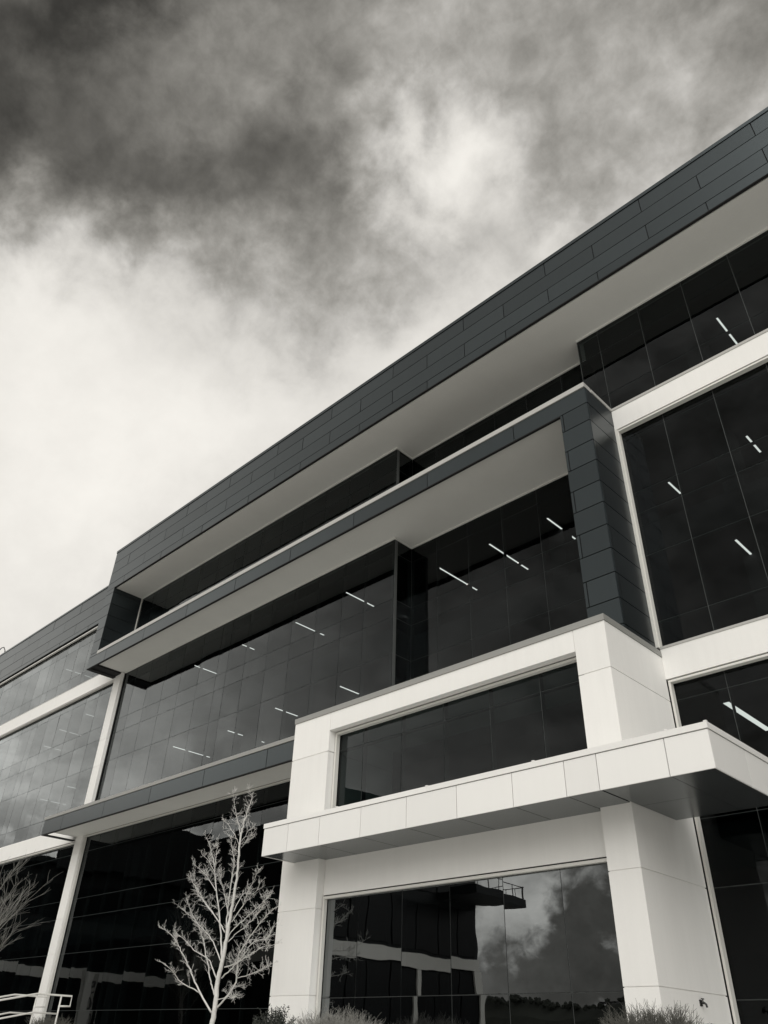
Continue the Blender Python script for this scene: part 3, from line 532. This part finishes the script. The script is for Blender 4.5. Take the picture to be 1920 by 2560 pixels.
TREE=[('trunk',0.095,0.012,[(-19.98,14.20,0.14),(-20.04,14.20,0.43),(-20.00,14.20,0.77),(-20.05,14.20,1.37),(-19.97,14.20,1.77),(-19.91,14.20,2.18),(-19.88,14.20,2.60),(-19.85,14.20,3.02),(-19.80,14.20,3.40),(-19.78,14.20,3.90),(-19.80,14.20,4.37),(-19.84,14.20,5.00),(-19.80,14.20,5.22),(-19.71,14.20,5.57),(-19.60,14.20,5.85),(-19.49,14.20,6.13)]),
('b',0.012,0.004,[(-19.80,14.20,5.22),(-19.74,14.22,5.48),(-19.66,14.24,5.80),(-19.61,14.26,6.11),(-19.91,14.28,6.47)]),
('b',0.022,0.005,[(-19.83,14.20,5.03),(-19.93,14.16,5.33),(-20.03,14.12,5.57),(-20.18,14.09,5.91),(-20.33,14.05,6.41)]),
('b',0.045,0.007,[(-19.95,14.20,1.82),(-20.18,14.25,2.34),(-20.49,14.31,2.93),(-20.87,14.36,3.57),(-21.20,14.41,4.23),(-21.51,14.47,4.66),(-21.84,14.52,5.04),(-22.19,14.57,5.37)]),
('b',0.016,0.005,[(-20.95,14.20,4.40),(-21.22,14.39,4.78),(-21.47,14.57,5.11)]),
('b',0.034,0.006,[(-19.91,14.20,2.37),(-19.92,14.14,2.88),(-19.83,14.07,3.30),(-19.74,14.01,3.88),(-19.66,13.95,4.28),(-19.76,13.89,4.68),(-19.79,13.82,4.93)]),
('b',0.014,0.005,[(-19.83,14.20,4.75),(-19.91,14.14,4.94),(-20.09,14.09,5.17),(-20.36,14.03,5.43),(-20.48,13.97,5.50)]),
('b',0.012,0.004,[(-19.81,14.20,4.87),(-19.70,14.25,4.99),(-19.64,14.30,5.18),(-19.53,14.35,5.24)]),
('b',0.011,0.004,[(-19.75,14.20,4.70),(-19.45,14.12,4.81),(-19.08,14.05,4.94)]),
('b',0.042,0.007,[(-20.15,14.20,0.69),(-20.62,14.10,1.11),(-20.83,14.01,1.38),(-20.99,13.91,1.65),(-21.15,13.81,1.92),(-21.38,13.72,2.18),(-21.54,13.62,2.40),(-22.08,13.53,2.69)]),
('b',0.026,0.006,[(-20.75,14.20,1.10),(-20.78,14.05,1.19),(-21.03,13.90,1.29),(-21.24,13.75,1.42),(-21.29,13.60,1.58),(-21.32,13.45,1.68),(-21.67,13.30,1.87)]),
('b',0.034,0.006,[(-20.11,14.20,1.08),(-20.39,14.27,1.30),(-20.62,14.33,1.53),(-21.01,14.40,1.99),(-21.29,14.46,2.35),(-21.67,14.53,2.67),(-22.03,14.59,2.98),(-22.49,14.66,3.17),(-23.31,14.72,3.49)]),
('b',0.032,0.006,[(-20.08,14.20,1.42),(-20.26,14.11,1.72),(-20.39,14.02,1.91),(-21.00,13.93,2.15),(-21.34,13.84,2.38),(-21.94,13.75,2.67)]),
('b',0.03,0.006,[(-20.05,14.20,1.88),(-20.61,14.34,2.28),(-21.23,14.47,2.61),(-22.04,14.61,2.95),(-22.73,14.74,3.38),(-23.30,14.88,3.77)]),
('b',0.028,0.006,[(-20.01,14.20,2.55),(-20.33,14.10,2.90),(-20.71,13.99,3.21),(-20.99,13.88,3.52),(-21.36,13.78,3.90),(-21.36,13.68,3.94)]),
('b',0.024,0.005,[(-20.27,14.20,2.76),(-20.97,14.35,3.15),(-21.69,14.50,3.50),(-22.44,14.65,3.90),(-22.90,14.80,4.39)]),
('b',0.02,0.005,[(-20.70,14.20,3.65),(-21.39,14.35,4.05),(-21.98,14.50,4.32),(-22.79,14.65,4.66)]),
('b',0.018,0.005,[(-20.92,14.20,4.17),(-21.00,14.05,4.41),(-21.20,13.90,4.63)]),
('b',0.04,0.007,[(-19.93,14.20,0.79),(-19.47,14.15,1.04),(-19.12,14.11,1.34),(-19.05,14.06,1.73),(-18.95,14.01,1.98),(-18.60,13.97,2.28),(-18.12,13.92,2.62),(-17.76,13.87,2.81),(-17.30,13.82,2.95)]),
('b',0.02,0.005,[(-19.21,14.20,1.44),(-18.54,14.05,1.48),(-17.80,13.90,1.57),(-17.27,13.75,1.67)]),
('b',0.03,0.006,[(-19.88,14.20,1.46),(-19.36,14.08,1.63),(-18.88,13.96,1.79),(-18.17,13.84,1.94),(-17.62,13.72,2.04),(-17.10,13.60,2.04)]),
('b',0.028,0.006,[(-19.81,14.20,1.71),(-19.14,14.05,1.76),(-18.59,13.90,1.96),(-18.06,13.75,2.18),(-17.36,13.60,2.21),(-16.90,13.45,2.45)]),
('b',0.026,0.006,[(-19.81,14.20,2.42),(-19.54,14.12,2.57),(-19.06,14.05,2.75),(-18.59,13.97,2.91),(-18.09,13.90,3.08),(-17.64,13.82,3.26)]),
('b',0.024,0.006,[(-19.74,14.20,2.79),(-19.22,14.11,3.14),(-18.95,14.01,3.39),(-18.62,13.92,3.64),(-18.25,13.82,3.93)]),
('b',0.022,0.006,[(-19.79,14.20,2.31),(-19.23,14.06,2.49),(-18.76,13.93,2.56),(-18.23,13.79,2.73),(-17.72,13.66,2.97),(-17.39,13.53,3.28)]),
('b',0.02,0.005,[(-19.72,14.20,3.04),(-19.73,14.37,3.38),(-19.77,14.54,3.56),(-19.56,14.71,3.56),(-19.48,14.88,3.94)]),
('b',0.018,0.005,[(-19.95,14.20,0.97),(-19.93,14.45,1.05),(-19.96,14.70,1.29),(-19.87,14.95,1.28)]),
('b',0.016,0.005,[(-19.54,14.20,1.07),(-18.76,13.82,0.97),(-18.13,13.45,1.03)]),
('b',0.02,0.005,[(-19.86,14.20,2.88),(-20.23,14.28,3.27),(-20.54,14.35,3.66),(-20.91,14.43,4.04),(-21.21,14.50,4.37)])]
T = empty('bare_tree', 'pale leafless young tree with upswept twiggy branches beside the white portal', 'tree', None, (-19.97, 14.2, 0))
def smooth_pts(pts, k=3):
    P = [Vector(p) for p in pts]; out = []
    for i in range(len(P)-1):
        a, b, c, d = P[max(i-1, 0)], P[i], P[i+1], P[min(i+2, len(P)-1)]
        for j in range(k):
            t = j/k
            out.append(0.5*((2*b) + (c-a)*t + (2*a-5*b+4*c-d)*t*t + (3*b-a-3*c+d)*t**3))
    out.append(P[-1]); return out
ORG = Vector((-19.97, 14.2, 0))
rng = random.Random(11)
for (nm, r0, r1, pts) in TREE:
    pts = [Vector(p) - ORG for p in pts]
    if nm == 'trunk': pts = [Vector((0.03, 0, -0.15))] + pts
    sp = smooth_pts(pts, 4); k_ = .80 if nm == 'trunk' else .60; r0 *= k_; r1 *= .65
    for i in range(2, len(sp)-1): sp[i] = sp[i] + Vector((rng.gauss(0, .005), rng.gauss(0, .010), rng.gauss(0, .004)))
    tb = Tubes(); tb.add(sp, r0, r1, 10 if r0 > .03 else 7)
    o = tb.build('trunk' if nm == 'trunk' else 'branch', BARK, T)
    L = sum((sp[i+1]-sp[i]).length for i in range(len(sp)-1))
    tw = Tubes()
    for k in range(int(L * (13 if nm != 'trunk' else 9)) + 5):
        t = rng.uniform(0.18 if nm != 'trunk' else 0.35, 1.0) ** 0.8; i = min(int(t*(len(sp)-1)), len(sp)-2)
        p = sp[i].lerp(sp[i+1], t*(len(sp)-1)-i); d = (sp[i+1]-sp[i]).normalized()
        side = Vector((rng.gauss(0, 1), rng.gauss(0, 1), rng.gauss(0, .55) + 0.25)).normalized()
        nd = (d*0.75 + side).normalized()
        ln = rng.uniform(0.05, 0.34) * (1.15 - 0.45*t)
        grow(tw, p, nd, ln, rng.uniform(.0034, .0050), 1 if ln < .13 else 2, rng, 3, 0.03, 4, 0.6)
    tag(tw.build('twigs', BARK, o), kind='stuff')

T2 = empty('bare_tree', 'grey leafless tree of fine upright twigs at the far left picture edge', 'tree', None, (-34.3, 12.6, 0))
rng = random.Random(5)
tb = Tubes(); tb.add(smooth_pts([(0, 0, -0.2), (0.05, 0, 0.8), (-0.05, 0.1, 1.6), (0.1, 0.1, 2.4), (0.0, 0.2, 3.4), (0.1, 0.2, 4.4), (0.15, 0.2, 5.2)]), .07, .01, 9); tb.build('trunk', TWIGG, T2)
for k in range(16):
    z0 = 0.7 + 2.3*rng.random(); a = rng.uniform(0, 2*PI) if k > 8 else rng.uniform(-0.9, 0.9)
    d = Vector((math.cos(a)*.62, math.sin(a)*.62, .78)).normalized()
    L = rng.uniform(2.2, 3.5)
    pts = [Vector((0, 0.1, z0))]; q = pts[0].copy(); dd = d.copy()
    for i in range(7):
        dd = (dd + Vector((rng.gauss(0, .05), rng.gauss(0, .05), .05))).normalized(); q = q + dd*L/7; pts.append(q.copy())
    tb = Tubes(); tb.add(pts, .020, .005, 6); o = tb.build('branch', TWIGG, T2)
    tw = Tubes()
    for j in range(16):
        t = rng.uniform(.15, 1); i = min(int(t*7), 6); p = pts[i].lerp(pts[i+1], t*7-i)
        sd_ = Vector((rng.gauss(0, .5), rng.gauss(0, .5), rng.gauss(.25, .3)))
        grow(tw, p, (dd*1.1+sd_).normalized(), rng.uniform(.5, 1.2), .0062, 1, rng, 3, .02, 4, .33)
    tag(tw.build('twigs', TWIGG, o), kind='stuff')

def twig_shrub(x, y, rx, ry, h, n, m, label, seed):
    rng = random.Random(seed)
    t = empty('twiggy_shrub', label, 'shrub', None, (x, y, 0))
    tb = Tubes()
    for k in range(n):
        a = rng.uniform(0, 2*PI); rr = math.sqrt(rng.random())
        ex, ey = rx*rr*math.cos(a), ry*rr*math.sin(a)
        hz = h*math.sqrt(max(0.05, 1-0.55*rr*rr))*rng.uniform(.82, 1.06)
        p0 = Vector((ex*.35, ey*.35, -0.05)); p1 = Vector((ex*.75, ey*.75, hz*.5)); p2 = Vector((ex+rng.gauss(0, .05), ey+rng.gauss(0, .05), hz))
        pts = smooth_pts([p0, p1, p2], 3)
        tb.add(pts, .008, .003, 4)
        for j in range(5):
            i = rng.randint(2, len(pts)-2); dd = (pts[i+1]-pts[i]).normalized()
            grow(tb, pts[i], (dd + Vector((rng.gauss(0, .4), rng.gauss(0, .4), .1))).normalized(), rng.uniform(.1, .26), .0042, 1, rng, 2, .02, 3, .45)
    tag(tb.build('twigs', m, t), kind='stuff')
    st_ = Tubes()
    for k in range(7):
        a = 2*PI*k/7; st_.add([(0.05*math.cos(a), 0.05*math.sin(a), -0.1), (rx*.3*math.cos(a), ry*.3*math.sin(a), h*.35)], .014, .008, 5)
    st_.build('stems', m, t)
twig_shrub(-14.55, 13.55, 1.22, 0.8, 0.60, 260, TWIGG, 'pale leafless twiggy shrub below the big portal window', 3)
twig_shrub(-7.05, 13.3, 0.80, 0.6, 0.60, 260, TWIGD, 'dark leafless twiggy shrub in front of the thick right portal column', 8)
twig_shrub(-24.6, 12.0, 0.9, 0.5, 0.42, 120, TWIGD, 'low scrubby plant behind the white handrail loop', 9)

def evergreen(x, y, w, h, label):
    rng = random.Random(21)
    t = empty('evergreen_bush', label, 'bush', None, (x, y, 0))
    vs, fs = [], []; st_ = Tubes()
    for k in range(46):
        a = rng.uniform(0, 2*PI); rr = math.sqrt(rng.random())*w
        tip = Vector((rr*math.cos(a), rr*math.sin(a)*.8, h*(.45+.55*rng.random())*math.sqrt(max(.1, 1-(rr/w)**2*.6))))
        st_.add([(tip.x*.3, tip.y*.3, 0), tip*.6, tip], .012, .004, 4)
        for j in range(60):
            f = rng.uniform(.45, 1.05); p = tip*f + Vector((rng.gauss(0, .035), rng.gauss(0, .035), rng.gauss(0, .035)))
            d = Vector((rng.gauss(0, 1), rng.gauss(0, 1), rng.gauss(.5, .8))).normalized(); s = d.orthogonal().normalized(); s = Matrix.Rotation(rng.uniform(0, 6.28), 3, d) @ s
            l, ww = rng.uniform(.05, .085), .012
            b = len(vs); vs += [tuple(p), tuple(p+d*l*.5+s*ww), tuple(p+d*l), tuple(p+d*l*.5-s*ww)]; fs.append((b, b+1, b+2, b+3))
    me = bpy.data.meshes.new('leaves'); me.from_pydata(vs, [], fs); o = link('leaves', me, LEAFD, t); tag(o, kind='stuff')
    st_.build('stems', TWIGD, t)
evergreen(-16.95, 13.75, .58, .80, 'small dark evergreen bush at the foot of the left portal column')

# ------------------------------------------------------------------ what the glass mirrors: the block across the court
O = empty('office_block_opposite', 'dark office block with pale bands, seen only mirrored in the portal window', 'building', None, (-66, -29, -1.6))
def ob(name, bx, m, par=O): return boxes(name, [(a+66, b+66, c+29, d+29, e+1.6, f+1.6) for (a, b, c, d, e, f) in bx], m, par)
ob('body', [(-80, -55.2, -40, -18, -1.6, 18.6)], OPPD)
for z0, z1 in ((-0.6, 6.3), (7.9, 12.0), (13.2, 17.4)):
    for i in range(7): ob('window', [(-55.19, -55.1, -39.6+3.05*i, -36.75+3.05*i, z0, z1)], OPPG)
    for i in range(7): ob('window', [(-79.5+3.4*i, -76.3+3.4*i, -17.99, -17.9, z0, z1)], OPPG)
ob('pale_band', [(-55.15, -54.95, -39.95, -18, 6.5, 7.6)], OPPB); ob('pale_band', [(-80, -55.2, -17.95, -17.8, 6.5, 7.6)], OPPB)
ob('pale_pillar', [(-55.15, -54.9, -40, -39.2, -1.6, 6.48)], OPPB); ob('pale_pillar', [(-55.15, -54.95, -31.2, -30.6, -1.6, 6.48)], OPPB)
ob('roof', [(-80.5, -52.0, -41, -17.5, 18.62, 19.3)], OPPD)
ob('balcony', [(-55.0, -50.0, -41.5, -33.5, 12.5, 13.3)], OPPD)
rl = [(-55, -50.1, -41.4, -41.34, 14.35, 14.42), (-50.16, -50.1, -41.3, -33.6, 14.35, 14.42)]
for i in range(5): rl.append((-54.6+1.1*i, -54.55+1.1*i, -41.4, -41.34, 13.3, 14.35)); rl.append((-50.16, -50.1, -41.2+1.8*i, -41.14+1.8*i, 13.3, 14.35))
ob('railing', rl, DARKM)
O2 = empty('far_office_block', 'long dark office block beyond, seen only mirrored in the ground floor glass', 'building', None, (-112, -20, -1.6))
def ob2(name, bx, m): return boxes(name, [(a+112, b+112, c+20, d+20, e+1.6, f+1.6) for (a, b, c, d, e, f) in bx], m, O2)
ob2('body', [(-124, -100.2, -60, 6, -1.6, 17.3)], OPPD)
for z0, z1 in ((-0.4, 5.6), (7.2, 10.4), (12.0, 15.6)):
    for i in range(13): ob2('window', [(-100.19, -100.1, -59.5+5*i, -54.9+5*i, z0, z1)], OPPG)
ob2('tall_block', [(-123.9, -106, -59.9, -20, 17.301, 25.5)], OPPD); ob2('pale_band', [(-100.15, -99.95, -60, 6, 5.9, 6.9)], OPPB); ob2('roof', [(-105.9, -99, -61, 7, 17.32, 18.0), (-124.5, -105.9, -19.9, 7, 17.32, 18.0)], OPPD)
t = empty('pylon_sign', 'pale upright sign pylon with stacked dark numerals, mirrored in the ground floor glass', 'sign', None, (-64, 2, -1.6))
boxes('white_post', [(0.0, 0.55, -0.3, 0.3, 0, 5.9)], OPPB, t); boxes('grey_panel', [(-0.2, 0.0, -0.9, -0.302, 0.6, 5.9), (-0.2, 0.5, -0.9, -0.302, 0.6, 1.2)], CONC, t)
for i, ch in enumerate(('5', '0', '0')):
    cu = bpy.data.curves.new('numeral', 'FONT'); cu.body = ch; cu.size = 1.15; cu.extrude = 0.015; cu.align_x = 'CENTER'; cu.materials.append(DARKM)
    tmp = bpy.data.objects.new('tmp', cu); COL.objects.link(tmp); bpy.context.view_layer.update()
    nm_ = bpy.data.meshes.new_from_object(tmp.evaluated_get(bpy.context.evaluated_depsgraph_get())); bpy.data.objects.remove(tmp)
    o = bpy.data.objects.new('numeral', nm_); COL.objects.link(o); o.parent = t; o.location = (0.022, -0.6, 4.6-1.05*i); o.rotation_euler = (PI/2, 0, PI/2)
boxes('emblem', [(0.002, 0.02, -0.85, -0.35, 1.5, 2.2)], DARKM, t)
t = empty('lamp_post', 'dark parking lot lamp post mirrored at the foot of the portal window', 'lamp post', None, (-41.1, -40, -1.6))
tb = Tubes(); tb.add([(0, 0, 0), (0, 0, 5.6)], .09, .06, 8); tb.build('pole', DARKM, t); boxes('lamp_head', [(-0.9, -0.15, -0.18, 0.18, 5.5, 5.65), (0.15, 0.9, -0.18, 0.18, 5.5, 5.65)], DARKM, t); boxes('arm', [(-0.15, 0.15, -0.04, 0.04, 5.54, 5.6)], DARKM, t)

# wooded ridge beyond the parking lot, mirrored low in the glass
rv, rfc = [], []
for i in range(81):
    x = -175 + 3.0*i; zt_ = 8.3 + .7*math.sin(x*.09) + .5*math.sin(x*.23+1) + .25*math.sin(x*.61)
    rv += [(x, -104, -1.6), (x, -109, zt_*.7), (x, -113, zt_), (x, -120, zt_*.8), (x, -128, -1.6)]
for i in range(80):
    for k in range(4): rfc.append((5*i+k, 5*i+5+k, 5*i+6+k, 5*i+1+k))
rme = bpy.data.meshes.new('wooded_ridge'); rme.from_pydata(rv, [], rfc); tag(link('wooded_ridge', rme, RIDGE), kind='structure')
rng = random.Random(33); vs, fs = [], []
for k in range(700):
    x = -150 + 175*rng.random(); y = -112 + rng.gauss(0, 5); r = rng.uniform(.25, .6); y = -112.5 + rng.gauss(0, 1.2); zc = 8.2 + .7*math.sin(x*.09) + .5*math.sin(x*.23+1) + .25*math.sin(x*.61) + rng.uniform(-.3, .3)
    b0 = len(vs)
    for i in range(5):
        ph = -PI/2 + PI*i/4
        for j in range(8):
            th = 2*PI*j/8 + .4*i; q = r*rng.uniform(.75, 1.2)
            vs.append((x + q*math.cos(ph)*math.cos(th), y + q*math.cos(ph)*math.sin(th), zc + q*.9*math.sin(ph)))
    for i in range(4):
        for j in range(8):
            j2 = (j+1) % 8; fs.append((b0+i*8+j, b0+i*8+j2, b0+(i+1)*8+j2, b0+(i+1)*8+j))
me = bpy.data.meshes.new('distant_trees'); me.from_pydata(vs, [], fs)
tag(link('distant_trees', me, RIDGE), 'dark distant belt of trees mirrored along the foot of the portal window', 'trees', None, 'stuff')
